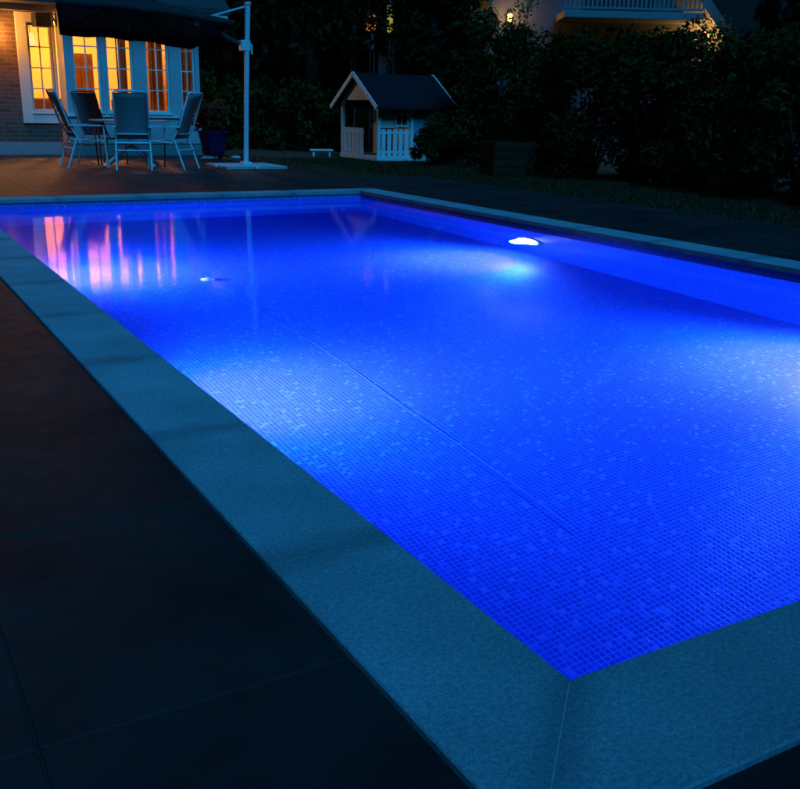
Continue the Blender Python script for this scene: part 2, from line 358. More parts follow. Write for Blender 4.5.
# ------------------------------------------------------------------ pool lights
def pool_light(y, right, label):
    x = W + .012 if right else -.012
    t = thing('pool_light', label, 'pool light', (x, y, -.75), R(90) if right else R(-90), 'underwater lights in the pool walls')
    mt = Matrix.Rotation(R(-90), 4, 'X')          # lathe axis -> local +Y (into the pool)
    MB().lathe([(.157, .0), (.19, .0), (.195, .012), (.19, .026), (.17, .032), (.157, .026)], 32, mtx=mt).build('bezel', M['chrome'], t, smooth=True)
    MB().lathe([(.0005, .0), (.155, .0), (.155, .032), (.125, .075), (.06, .098), (.0005, .102)], 32, mtx=mt).build('lens', M['lens'], t, smooth=True)
    s = lamp('wide_beam', 'SPOT', (0, .13, 0), POOL_W, POOL_C, t, .09, spot_size=R(170), spot_blend=.7)
    s.rotation_euler = (R(90 - 2), 0, 0)
    s2 = lamp('core_beam', 'SPOT', (0, .13, 0), CORE_W, CORE_C, t, .07, spot_size=R(74), spot_blend=1)
    s2.rotation_euler = (R(90 - 49), 0, 0)
    s3 = lamp('halo_beam', 'SPOT', (0, .13, 0), HALO_W, HALO_C, t, .07, spot_size=R(112), spot_blend=1)
    s3.rotation_euler = (R(90 - 54), 0, 0)
    return t
HALO_W, HALO_C = 230, (.10, .28, 1)
POOL_W, POOL_C = 600, (.006, .18, 1)
CORE_W, CORE_C = 205, (1, .40, 1)
pool_light(6.15, True, 'glowing round underwater light seen on the right pool wall')
pool_light(2.48, True, 'underwater light in the right pool wall nearer the camera, beyond the frame')
pool_light(6.65, False, 'underwater light hidden below the left coping, nearer the house')
pool_light(3.5, False, 'underwater light hidden below the left coping, nearer the camera')
# thin hose with a white fitting on the pool floor
h = thing('pool_hose', 'thin pale hose lying straight along the pool floor with white fitting', 'hose', (1.42, 0, -1.45))
MB().tube([(.02 * math.sin(.9 * i) * .5, 1.6 + .28 * i, .008) for i in range(21)], .0016, 8).build('hose_line', M['hose'], h, smooth=True)
MB().lathe([(.0005, 0), (.055, 0), (.06, .02), (.045, .04), (.02, .055), (.016, .08), (.0005, .08)], 20, c=(-.02, 6.2, 0)).build('suction_head', M['fitting'], h, smooth=True)

# ------------------------------------------------------------------ the house
house = thing('house', 'brick house with white bay window and warm lit rooms behind the terrace', 'house', (0, 0, 0))
HZ0, HZT = -.05, 2.62
PL = .22
def wall_strip(mb, x0, x1, y0, y1, z0, z1, holes):
    cur = x0
    for hx0, hx1, hz0, hz1 in sorted(holes):
        mb.box(cur, hx0, y0, y1, z0, z1)
        mb.box(hx0, hx1, y0, y1, z0, hz0); mb.box(hx0, hx1, y0, y1, hz1, z1); cur = hx1
    mb.box(cur, x1, y0, y1, z0, z1)
def window(x0, x1, z0, z1, y, cols, rows, fr=.055, sill=True, m='white'):
    """casement in a wall whose outer face is at y (facing -Y)"""
    f = MB(); d0, d1 = y + .05, y + .11
    f.box(x0, x0 + fr, d0, d1, z0, z1); f.box(x1 - fr, x1, d0, d1, z0, z1)
    f.box(x0 + fr, x1 - fr, d0, d1, z0, z0 + fr); f.box(x0 + fr, x1 - fr, d0, d1, z1 - fr, z1)
    o = f.build('window', M[m], house, bevel=.004)
    gx0, gx1, gz0, gz1 = x0 + fr, x1 - fr, z0 + fr, z1 - fr
    k = MB()
    for i in range(1, cols):
        c = gx0 + (gx1 - gx0) * i / cols; k.box(c - .011, c + .011, d0 + .012, d1 - .012, gz0, gz1)
    for j in range(1, rows):
        c = gz0 + (gz1 - gz0) * j / rows; k.box(gx0, gx1, d0 + .014, d1 - .014, c - .011, c + .011)
    k.build('glazing_bars', M[m], o)
    MB().box(gx0, gx1, d0 + .027, d0 + .033, gz0, gz1).build('pane', M['glass'], o)
    if sill: MB().box(x0 - .03, x1 + .03, y - .05, y + .048, z0 - .045, z0 - .002).build('sill', M[m], o, bevel=.005)
    return o
# left window opening in the brick, french door and another window beyond the frame
LW = (2.29, 2.74, .80, 2.42)
FD = (-1.35, .25, .05, 2.30); FD2 = (-4.6, -3.2, .80, 2.30)
bw = MB(); wall_strip(bw, -6.5, 2.80, 19.0, 19.22, PL, HZT, [LW, FD, FD2]); bw.build('brick_wall', M['brick'], house)
MB().box(-6.5, -1.352, 18.98, 19.22, HZ0, PL).box(.252, 2.80, 18.98, 19.22, HZ0, PL).build('plinth', M['plinth'], house)
MB().box(5.47, 5.62, 19.0, 24, HZ0, HZT).box(-6.5, -6.3, 19.23, 24, HZ0, HZT).box(-6.3, 5.46, 23.8, 24, HZ0, HZT).build('brick_wall', M['brick'], house)
# white casing round the left window
cs = MB(); cs.box(2.09, LW[0] - .002, 18.965, 18.998, .58, 2.60); cs.box(LW[1] + .002, 2.795, 18.965, 18.998, .58, 2.60)
cs.box(LW[0] - .001, LW[1] + .001, 18.965, 18.998, .58, LW[2] - .05); cs.box(LW[0] - .001, LW[1] + .001, 18.965, 18.998, LW[3] + .002, 2.60)
cs.build('window_casing', M['cream'], house, bevel=.006)
window(*LW, 19.0, 2, 4, .045, m='cream')
window(*FD, 19.0, 4, 5, .06, sill=False); window(*FD2, 19.0, 3, 4)
# bay
BY = 18.4; BX0, BX1 = 2.82, 5.45
wins = [(2.98, 3.49, .82, 2.44), (3.60, 4.12, .82, 2.44), (4.36, 4.83, .82, 2.44), (5.06, 5.36, .82, 2.44)]
bm_ = MB(); wall_strip(bm_, BX0, BX1, BY, BY + .12, PL, HZT, wins)
bm_.box(BX0, BX0 + .12, BY + .122, 18.998, PL, HZT); bm_.box(BX1 - .12, BX1, BY + .122, 19.0, PL, HZT)
bm_.build('bay_panelling', M['bay'], house, bevel=.006)
MB().box(BX0 + .01, BX1 - .01, BY + .015, 18.975, HZ0, PL - .001).build('plinth', M['plinth'], house)
for wn in wins: window(*wn, BY, 2 if wn[1] - wn[0] > .4 else 2, 4, .04)
MB().box(BX0 - .02, BX1 + .02, BY - .035, BY - .002, .72, .765).build('sill_rail', M['white'], house, bevel=.006)
MB().box(BX0 - .02, BX1 + .02, BY - .02, BY - .002, 2.46, 2.58).build('head_trim', M['white'], house, bevel=.006)
# eaves, fascia and roof
MB().box(-6.9, 2.80, 18.62, 19.20, HZT, HZT + .04).box(2.80, 5.95, 18.05, 19.20, HZT, HZT + .04).build('soffit', M['cream'], house)
MB().box(-6.9, 2.79, 18.59, 18.617, HZT - .03, HZT + .2).box(2.79, 5.95, 18.02, 18.047, HZT - .03, HZT + .2).build('fascia', M['cream'], house, bevel=.005)
rf = MB(); z0 = HZT + .21
rf.add([(-6.95, 18.0, z0 - .02), (6.0, 18.0, z0 - .02), (6.0, 21.6, z0 + 2.3), (-6.95, 21.6, z0 + 2.3), (6.0, 25.0, z0 - .02), (-6.95, 25.0, z0 - .02),
        (-6.95, 18.0, z0 - .12), (6.0, 18.0, z0 - .12), (6.0, 25.0, z0 - .12), (-6.95, 25.0, z0 - .12)],
       [(0, 1, 2, 3), (3, 2, 4, 5), (6, 9, 8, 7), (0, 6, 7, 1), (4, 8, 9, 5), (1, 7, 8, 4, 2), (0, 3, 5, 9, 6)])
rf.build('roof', M['roof'], house)
# the lit room
MB().box(-6.29, 5.46, 22.6, 22.68, HZ0, HZT - .01).build('room_wall', M['room'], house)
MB().box(-6.29, 5.46, 19.23, 22.59, -.04, .04).box(BX0 + .13, BX1 - .13, BY + .13, 19.22, .18, PL + .02).build('room_floor', M['floor'], house)
MB().box(-6.29, 5.46, 19.23, 22.59, HZT - .03, HZT - .005).box(BX0 + .13, BX1 - .13, BY + .13, 19.22, HZT - .03, HZT - .005).build('room_ceiling', M['room'], house)
MB().box(1.2, 1.28, 20.4, 22.59, .045, HZT - .04).build('room_partition', M['room'], house)
def curtain(x0, x1, y, z0=.85, z1=2.46):
    n = 24; vs = []; fs = []
    for i in range(n + 1):
        s = i / n; yy = y + .018 * math.sin(s * 26)
        vs += [(x0 + (x1 - x0) * s, yy, z0), (x0 + (x1 - x0) * s, yy, z1)]
    for i in range(n): fs.append((2 * i, 2 * i + 2, 2 * i + 3, 2 * i + 1))
    o = MB().add(vs, fs).build('curtain', M['curtain'], house, smooth=True)
    sd = o.modifiers.new('thick', 'SOLIDIFY'); sd.thickness = .004
curtain(3.86, 4.06, 18.66); curtain(4.5, 4.78, 18.66); curtain(5.04, 5.34, 18.66)
cab = thing('wooden_cabinet', 'tall brown cabinet seen through the second lit window from the left', 'cabinet', (3.62, 21.0, .04))
MB().box(-.27, .27, -.2, .2, 0, 1.95).build('cabinet_case', M['cabinet'], cab, bevel=.01)
MB().box(-.26, -.003, -.222, -.202, .05, 1.9).build('door', M['cabinet'], cab, bevel=.006); MB().box(.003, .26, -.222, -.202, .05, 1.9).build('door', M['cabinet'], cab, bevel=.006)
ic = thing('dining_chair', 'dark wooden chair back standing inside the lit bay window', 'chair', (4.25, 20.0, .04))
MB().box(-.22, .22, -.03, .03, .62, 1.02).build('backrest', M['cabinet'], ic, bevel=.02)
MB().box(-.22, .22, -.44, -.02, .43, .47).build('seat', M['cabinet'], ic, bevel=.01)
for sx in (-1, 1):
    for yy in (0, -.4): MB().bar((sx * .19, yy, 0), (sx * .19, yy, .62 if yy == 0 else .43), .04, .04).build('leg', M['cabinet'], ic)
WARM = (1, .37, .08)
lamp('room_lamp', 'POINT', (3.3, 21.0, 2.2), 165, WARM, house, .08)
lamp('room_lamp', 'POINT', (2.25, 21.0, 2.2), 95, WARM, house, .08)
lamp('room_lamp', 'POINT', (4.95, 21.0, 2.2), 120, WARM, house, .08)
lamp('room_lamp', 'POINT', (-1.2, 21.0, 2.2), 60, WARM, house, .08)
lamp('room_lamp', 'POINT', (-4.0, 21.0, 2.2), 30, WARM, house, .08)
# wall lantern, just outside the frame
ln = thing('wall_lantern', 'lit black wall lantern on the brick beside the left window', 'lantern', (1.64, 18.998, 2.22))
MB().box(-.05, .05, -.02, 0, -.12, .12).bar((0, -.02, .09), (0, -.14, .13), .02, .02).build('bracket', M['dark'], ln)
MB().lathe([(.0005, .17), (.09, .12), (.095, .10), (.06, .10)], 6, c=(0, -.15, 0)).build('cap', M['dark'], ln)
MB().lathe([(.05, -.13), (.055, -.10), (.0005, -.10)], 6, c=(0, -.15, 0)).build('base_plate', M['dark'], ln)
MB().lathe([(.0005, -.06), (.028, -.04), (.034, 0), (.02, .05), (.0005, .07)], 12, c=(0, -.15, 0)).build('bulb', M['bulb'], ln, smooth=True)
lamp('lantern_light', 'POINT', (0, -.24, -.02), 50, (1, .42, .09), ln, .06)
l2 = thing('wall_lantern', 'lit black wall lantern on the house end wall facing the playhouse lawn', 'lantern', (5.622, 19.75, 1.95), R(90))
MB().box(-.05, .05, -.02, 0, -.12, .12).bar((0, -.02, .09), (0, -.12, .12), .02, .02).build('bracket', M['dark'], l2)
MB().lathe([(.0005, .17), (.08, .12), (.085, .10), (.05, .10)], 6, c=(0, -.12, 0)).build('cap', M['dark'], l2)
MB().lathe([(.0005, -.06), (.028, -.04), (.034, 0), (.02, .05), (.0005, .07)], 12, c=(0, -.12, 0)).build('bulb', M['bulb'], l2, smooth=True)
lamp('lantern_light', 'POINT', (0, -.17, -.02), 34, (1, .80, .62), l2, .05)
# more of the lit room: a pendant, an armchair
pd = thing('pendant_lamp', 'small glowing pendant lamp in the upper left pane of the left window', 'lamp', (2.50, 19.9, HZT - .03))
MB().tube([(0, 0, -.30), (0, 0, 0)], .006, 6).build('cord', M['dark'], pd)
MB().lathe([(.05, -.30), (.11, -.52), (.10, -.52), (.04, -.31)], 20).build('lamp_shade', M['shade'], pd, smooth=True)
ac = thing('armchair', 'brown armchair back low inside the left lit window', 'armchair', (2.82, 20.3, .04))
MB().box(-.36, .36, -.42, -.27, .12, 1.02).build('backrest', M['curtain'], ac, bevel=.05)
MB().box(-.26, .26, -.265, .35, .15, .45).build('seat', M['curtain'], ac, bevel=.04)
for sx in (-1, 1): MB().box(min(sx * .265, sx * .38), max(sx * .265, sx * .38), -.265, .36, .12, .62).build('armrest', M['curtain'], ac, bevel=.04)
for sx in (-.3, .3):
    for yy in (-.35, .28): MB().box(sx - .02, sx + .02, yy - .02, yy + .02, 0, .119).build('leg', M['cabinet'], ac)
# dark box on a white bracket above the left window
hb = thing('outdoor_speaker', 'dark square outdoor box on white bracket above the left lit window', 'speaker box', (2.55, 18.9, 2.36), R(12))
MB().box(-.15, .15, -.12, .10, -.02, .22).build('speaker_case', M['dark'], hb, bevel=.02)
MB().bar((0, .095, .1), (.22, -.02, .2), .03, .03).bar((.22, -.02, .2), (.3, .0, .02), .025, .025).build('bracket', M['white'], hb, bevel=.004)

# ------------------------------------------------------------------ terrace furniture
def garden_chair(label, x, y, rz):
    t = thing('garden_chair', label, 'chair', (x, y, -.012), rz, 'high-backed chairs around the terrace table')
    r = .015
    for sx in (-1, 1):
        MB().tube([(sx * .27, .27, 0), (sx * .268, .25, .3), (sx * .265, .235, .64)], r).build('leg', M['alu'], t, smooth=True)
        MB().tube([(sx * .265, -.36, 0), (sx * .262, -.27, .25), (sx * .258, -.20, .45)], r).build('leg', M['alu'], t, smooth=True)
        MB().bar((sx * .268, -.31, .655), (sx * .268, .27, .655), .045, .022).build('armrest', M['alu'], t, bevel=.006)
    bf = MB()
    top = (-.47, 1.16)
    bf.tube([(-.25, -.14, .40), (-.25, -.30, .68), (-.25, top[0], top[1]), (-.22, top[0] - .012, top[1] + .02), (.22, top[0] - .012, top[1] + .02), (.25, top[0], top[1]), (.25, -.30, .68), (.25, -.14, .40)], r)
    bf.tube([(-.25, -.22, .545), (.25, -.22, .545)], .011)
    bf.build('back_frame', M['alu'], t, smooth=True)
    vs, fs = [], []
    n = 10
    for i in range(n + 1):
        s = i / n; z = .47 + (1.155 - .47) * s; yy = -.178 - (.292) * s + .015 * math.sin(s * math.pi)
        vs += [(-.24, yy, z), (.24, yy, z)]
    for i in range(n): fs.append((2 * i, 2 * i + 1, 2 * i + 3, 2 * i + 2))
    o = MB().add(vs, fs).build('backrest', M['sling'], t, smooth=True); sd = o.modifiers.new('thick', 'SOLIDIFY'); sd.thickness = .006
    sf = MB(); sf.tube([(-.25, -.16, .41), (-.25, .25, .43), (.25, .25, .43), (.25, -.16, .41), (-.25, -.16, .41)], r); sf.tube([(-.262, -.27, .30), (.262, -.27, .30)], .011)
    sf.build('seat_frame', M['alu'], t, smooth=True)
    vs, fs = [], []
    for i in range(n + 1):
        s = i / n; yy = -.15 + .39 * s; z = .425 - .02 * math.sin(s * math.pi) + .012 * s
        vs += [(-.24, yy, z), (.24, yy, z)]
    for i in range(n): fs.append((2 * i, 2 * i + 1, 2 * i + 3, 2 * i + 2))
    o = MB().add(vs, fs).build('seat', M['sling'], t, smooth=True); sd = o.modifiers.new('thick', 'SOLIDIFY'); sd.thickness = .006
    return t
def facing(dx, dy): return math.atan2(dy, dx) - math.pi / 2
garden_chair('high-backed terrace chair seen square from behind, in front of the table', 2.99, 14.38, facing(.27, .963))
garden_chair('pale high-backed terrace chair at the left end of the table, in profile', 2.38, 15.02, facing(.97, .05))
garden_chair('high-backed terrace chair on the right of the table, leaning towards the potted plant', 3.62, 14.48, facing(-.72, .69))
garden_chair('dark high-backed terrace chair across the table, against the lit window', 2.86, 15.85, facing(.42, -.9))
tb = thing('garden_table', 'pale round terrace table with splayed crossed legs between the chairs', 'table', (3.12, 15.05, -.012))
MB().lathe([(.0005, .715), (.62, .715), (.64, .725), (.64, .74), (.625, .748), (.0005, .748)], 48).build('table_top', M['table'], tb, smooth=True)
MB().tube([(0, 0, .30), (0, 0, .715)], .04, 14).build('column', M['alu'], tb, smooth=True)
for a in (25, 115, 205, 295):
    c, s = math.cos(R(a)), math.sin(R(a))
    MB().bar((.03 * c, .03 * s, .34), (.56 * c, .56 * s, .02), .05, .035).build('leg', M['alu'], tb, bevel=.005)

# parasol
px_, py_ = 4.88, 14.41
ub = thing('cantilever_parasol', 'dark cantilever parasol on a pale side mast over the terrace table', 'parasol', (px_, py_, -.012))
MB().tube([(0, 0, .05), (.03, -.03, 1.3), (.07, -.07, 2.57)], .042, 18).build('mast', M['alu'], ub, smooth=True)
MB().lathe([(.0005, 2.565), (.05, 2.565), (.055, 2.58), (.05, 2.61), (.0005, 2.615)], 16, c=(.07, -.07, 0)).build('mast_cap', M['alu'], ub, smooth=True)
cb = MB().box(-.06, .10, -.09, .05, 1.86, 2.03).build('crank_box', M['alu'], ub, bevel=.015)
MB().tube([(.10, -.02, 1.97), (.135, -.03, 1.97), (.14, -.03, 1.82)], .014).build('crank_handle', M['alu'], cb, smooth=True)
HUB = Vector((3.28 - px_, 15.15 - py_, 2.70))
MB().bar((-.04, .0, 1.97), tuple(HUB + Vector((.0, 0, .06))), .035, .055).build('arm', M['dark'], ub, bevel=.006)
armp = Vector((-.04, 0, 1.97)).lerp(HUB + Vector((0, 0, .06)), .40)
MB().bar((.06, -.06, 2.55), tuple(armp + Vector((0, 0, .03))), .022, .03).build('link_bar', M['alu'], ub, bevel=.004)
MB().box(-.05, .05, -.04, .04, -.045, .045).build('arm_joint', M['white'], ub, bevel=.01, loc=armp)
corn = [Vector((x - px_, y - py_, z)) for x, y, z in ((1.85, 13.75, 2.42), (4.50, 13.75, 2.27), (4.72, 16.55, 2.06), (2.42, 16.55, 2.18))]
vs, fs = [], []; n = 10
for e in range(4):
    A, B = corn[e], corn[(e + 1) % 4]; base = len(vs)
    for i in range(n + 1):
        r = i / n
        for j in range(n + 1):
            s = j / n; q = HUB.lerp(A.lerp(B, s), r)
            q.z -= .07 * r * (1 - abs(2 * s - 1)) * 0 + .06 * math.sin(math.pi * r) * (1 - .5 * abs(2 * s - 1)) - .0
            q.z += .05 * r ** 3 * (1 - (2 * s - 1) ** 2)
            vs.append(q)
    for i in range(n):
        for j in range(n): k = base + i * (n + 1) + j; fs.append((k, k + n + 1, k + n + 2, k + 1))
cn = MB().add(vs, fs).build('canopy', M['canopy'], ub, smooth=True); sd = cn.modifiers.new('thick', 'SOLIDIFY'); sd.thickness = .004
vl = MB()
for e in range(4):
    A, B = corn[e], corn[(e + 1) % 4]; vv = []; ff = []
    for j in range(n + 1):
        s = j / n; q = A.lerp(B, s); q = q + Vector((0, 0, .05 * (1 - (2 * s - 1) ** 2))); vv += [q, q - Vector((0, 0, .09 + .03 * math.sin(s * math.pi * 3) ** 2))]
    for j in range(n): ff.append((2 * j, 2 * j + 2, 2 * j + 3, 2 * j + 1))
    vl.add(vv, ff)
v_ = vl.build('valance', M['canopy'], cn, smooth=True); sd = v_.modifiers.new('thick', 'SOLIDIFY'); sd.thickness = .003
for e in range(4):
    for q in (corn[e], corn[e].lerp(corn[(e + 1) % 4], .5) + Vector((0, 0, .05))):
        MB().bar(tuple(HUB - Vector((0, 0, .05))), tuple(HUB.lerp(q, .55) - Vector((0, 0, .09))), .014, .018).bar(tuple(HUB.lerp(q, .55) - Vector((0, 0, .09))), tuple(q - Vector((0, 0, .012))), .014, .018).build('rib', M['dark'], ub)
MB().tube([tuple(HUB - Vector((0, 0, .3))), tuple(HUB + Vector((0, 0, .07)))], .03, 14).build('hub', M['dark'], ub, smooth=True)
MB().bar((-.55, 0, .03), (.55, 0, .03), .07, .04).bar((0, -.55, .03), (0, -.036, .03), .07, .04).bar((0, .036, .03), (0, .55, .03), .07, .04).box(-.08, .08, -.08, .08, .051, .10).build('base_cross', M['alu'], ub, bevel=.006)
for sx in (-1, 1):
    for sy in (-1, 1):
        MB().box(min(sx * .05, sx * .53), max(sx * .05, sx * .53), min(sy * .05, sy * .53), max(sy * .05, sy * .53), .004, .052).build('base_slab', M['stone'], ub, bevel=.006)

# blue pot with a rust-leaved plant
def leaves(n, centres, radii, size, seed, flat=1.0):
    rng = np.random.default_rng(seed); cen = np.array(centres, float); k = rng.integers(0, len(cen), n)
    rad = np.array(radii, float)[k]
    d = rng.normal(size=(n, 3)); d /= np.linalg.norm(d, axis=1)[:, None]; rr = rng.random(n) ** .45
    P = cen[k] + d * (rad * rr)[:, None] * np.array([1, 1, flat])
    a = rng.normal(size=(n, 3)); a /= np.linalg.norm(a, axis=1)[:, None]
    b = np.cross(a, rng.normal(size=(n, 3))); b /= np.linalg.norm(b, axis=1)[:, None]
    s = (size * rng.uniform(.6, 1.35, n))[:, None]; a *= s; b *= s * .5
    V = np.stack([P - a, P + b, P + a, P - b], 1).reshape(-1, 3)
    V[:, 2] = np.maximum(V[:, 2], .0)
    mb = MB(); mb.v = [tuple(q) for q in V.tolist()]; mb.f = [(4 * i, 4 * i + 1, 4 * i + 2, 4 * i + 3) for i in range(n)]
    return mb
pt = thing('plant_pot', 'glazed dark blue plant pot standing on the terrace edge by the parasol mast', 'pot', (5.28, 17.2, -.012))
MB().lathe([(.0005, .05), (.17, .05), (.20, .12), (.26, .34), (.285, .47), (.30, .49), (.30, .53), (.275, .53), (.26, .48), (.0005, .46)], 32).build('pot_body', M['pot'], pt, smooth=True)
for a in range(3):
    MB().box(-.035, .035, -.035, .035, 0, .05).build('foot', M['foot'], pt, loc=(.13 * math.cos(a * 2.09), .13 * math.sin(a * 2.09), 0))
pl = thing('potted_plant', 'rust-leaved bushy plant growing in the blue pot', 'plant', (5.28, 17.2, .45))
rng = random.Random(5)
cc = [(rng.uniform(-.25, .25), rng.uniform(-.25, .25), rng.uniform(.15, .6)) for _ in range(22)]
leaves(1500, cc, [.12] * 22, .045, 11).build('foliage', M['leaf3'], pl)
st = MB()
for c in cc[:10]: st.tube([(0, 0, 0), (c[0] * .4, c[1] * .4, c[2] * .5), c], .008, 6, .003)
st.build('stem', M['bark'], pl)
# edging stones by the pot
for (x, y, a, lab) in ((5.0, 16.75, 35, 'pale flat stone lying on the terrace in front of the blue pot'), (5.62, 16.9, -20, 'small pale stone lying at the grass side of the blue pot')):
    s = MB().lathe([(.0005, 0), (.10, 0), (.125, .03), (.09, .065), (.0005, .075)], 9).build('edging_stone', M['stone'], loc=(x, y, -.012), rz=R(a), smooth=True)
    s.scale = (1.5 if x < 5.3 else .8, .7, 1); tag(s, lab, 'stone')

# ------------------------------------------------------------------ playhouse
PX0, PX1, PY0, PY1 = 8.82, 10.5, 17.0, 18.75
PC = 9.62
ph = thing('playhouse', 'small white childrens playhouse with gabled porch on the dark lawn', 'playhouse', (0, 0, -.075))
EZ, RZ = 1.24, 1.80
yc = (PY0 + PY1) / 2
MB().box(PX0 - .02, PX1 + .02, PY0 - .02, PY1 + .02, .0, .09).build('floor_deck', M['white'], ph, bevel=.006)
for yy in (PY0 + .035, PY1 - .035):
    MB().box(PX0, PX0 + .07, yy - .035, yy + .035, .091, EZ).build('porch_post', M['white'], ph, bevel=.005)
def pickets(axis, fixed, a, b, n, name='picket_fence', m='white'):
    f = MB()
    def bx(u0, u1, z0, z1, dd):
        if axis == 'y': f.box(fixed - dd, fixed + dd, u0, u1, z0, z1)
        else: f.box(u0, u1, fixed - dd, fixed + dd, z0, z1)
    bx(a, b, .16, .21, .009); bx(a, b, .56, .61, .009)
    st_ = (b - a) / n
    for i in range(n): bx(a + st_ * (i + .18), a + st_ * (i + .82), .10, .66, .016)
    return f.build(name, M[m], ph)
pickets('y', PX0 + .03, PY1 - 1.05, PY1 - .08, 5)
pickets('x', PY0 + .03, PX0 + .08, PC - .02, 5, m='white')
# porch front wall of the cabin, door and window
fw = MB(); fw.box(PC, PC + .05, PY0 + .06, PY0 + .16, .09, EZ); fw.box(PC, PC + .05, PY0 + .16, PY0 + .52, .09, .62); fw.box(PC, PC + .05, PY0 + .16, PY0 + .52, 1.1, EZ); fw.box(PC, PC + .05, PY0 + .52, PY0 + .75, .09, EZ); fw.box(PC, PC + .05, PY1 - .3, PY1 - .05, .09, EZ); fw.box(PC, PC + .05, PY0 + .75, PY1 - .3, 1.15, EZ)
fw.build('front_wall', M['white'], ph)
MB().box(PC + .015, PC + .035, PY0 + .75, PY1 - .3, .09, 1.15).build('door', M['door'], ph)
def phwin(axis, fixed, u0, u1, z0, z1, cur):
    f = MB(); d = .03
    def bx(a, b, c, e, dd, tgt): tgt.box(*((fixed - dd, fixed + dd, a, b) if axis == 'y' else (a, b, fixed - dd, fixed + dd)), c, e)
    bx(u0, u0 + .045, z0, z1, d, f); bx(u1 - .045, u1, z0, z1, d, f); bx(u0 + .045, u1 - .045, z0, z0 + .045, d, f); bx(u0 + .045, u1 - .045, z1 - .045, z1, d, f)
    mid = (u0 + u1) / 2; bx(mid - .011, mid + .011, z0 + .045, z1 - .045, .02, f); zm = (z0 + z1) / 2; bx(u0 + .045, mid - .011, zm - .011, zm + .011, .018, f); bx(mid + .011, u1 - .045, zm - .011, zm + .011, .018, f)
    o = f.build('window', M['white'], ph, bevel=.004)
    p = MB(); bx(u0 + .05, u1 - .05, z0 + .05, z1 - .05, .004, p); p.build('pane', M[cur], o)
phwin('y', PC, PY0 + .16, PY0 + .52, .62, 1.1, 'door')
sw = MB(); sw.box(PX0 + .08, 9.24, PY0 + .06, PY0 + .10, .68, EZ)
sw.build('side_panel', M['cream'], ph)
phwin('x', PY0 + .07, 9.25, 9.60, .70, 1.22, 'red')
MB().box(PC, PC + .07, PY0, PY0 + .06, .09, EZ).build('porch_post', M['white'], ph, bevel=.005)
MB().box(PC + .072, PX1, PY0 + .02, PY0 + .06, .09, EZ).box(PC + .072, PX1, PY1 - .05, PY1 - .01, .09, EZ).box(PX1, PX1 + .04, PY0 + .02, PY1 - .01, .09, EZ).build('cabin_wall', M['teal'], ph)
# gables and roof
for xg in (PX0 + .01, PX1):
    MB().add([(xg, PY0, EZ), (xg, PY1, EZ), (xg, yc, RZ - .06), (xg + .04, PY0, EZ), (xg + .04, PY1, EZ), (xg + .04, yc, RZ - .06)], [(0, 2, 1), (3, 4, 5), (0, 3, 5, 2), (1, 2, 5, 4), (0, 1, 4, 3)]).build('gable', M['white'], ph)
OV = .22; sl = (RZ - EZ) / (PY1 - yc); ez2 = EZ - OV * sl
rr = MB()
for sg in (-1, 1):
    ye = yc + sg * (PY1 - yc + OV)
    rr.add([(PX0 - .14, yc, RZ), (PX1 + .16, yc, RZ), (PX1 + .16, ye, ez2), (PX0 - .14, ye, ez2), (PX0 - .14, yc, RZ - .035), (PX1 + .16, yc, RZ - .035), (PX1 + .16, ye, ez2 - .035), (PX0 - .14, ye, ez2 - .035)],
           [(0, 1, 2, 3) if sg < 0 else (3, 2, 1, 0), (7, 6, 5, 4) if sg < 0 else (4, 5, 6, 7), (2, 6, 7, 3), (0, 3, 7, 4), (1, 5, 6, 2)])
rr.build('roof', M['felt'], ph)
for xg in (PX0 - .17, PX1 + .162):
    for sg in (-1, 1):
        ye = yc + sg * (PY1 - yc + OV)
        MB().bar((xg + .012, yc, RZ - .02), (xg + .012, ye, ez2 - .02), .024, .09, up=(0, 0, 1)).build('bargeboard', M['white'], ph)
bn = thing('low_bench', 'low white plank bench on the grass just left of the playhouse', 'bench', (8.45, 19.0, -.075), R(-20))
MB().box(-.26, .26, -.1, .1, .12, .155).build('plank', M['white'], bn, bevel=.005)
for sx in (-.18, .18): MB().box(sx - .02, sx + .02, -.08, .08, 0, .119).build('leg', M['white'], bn)
cr = thing('planter_box', 'low brown board planter box against the dark hedge beyond the lawn', 'planter', (9.0, 12.6, -.075), R(-10))
k = MB()
for j in range(4):
    k.box(-.40, .40, -.30, -.275, .02 + .14 * j, .15 + .14 * j).box(-.40, .40, .275, .30, .02 + .14 * j, .15 + .14 * j).box(-.40, -.375, -.273, .273, .02 + .14 * j, .15 + .14 * j).box(.375, .40, -.273, .273, .02 + .14 * j, .15 + .14 * j)
k.build('board_side', M['planter'], cr, bevel=.004)
for sx in (-.36, .36):
    for sy in (-.25, .25): MB().box(sx - .022, sx + .012, sy - .02, sy + .02, 0, .60).build('corner_post', M['planter'], cr)
MB().box(-.37, .37, -.27, .27, .0, .52).build('soil_fill', M['soil'], cr)

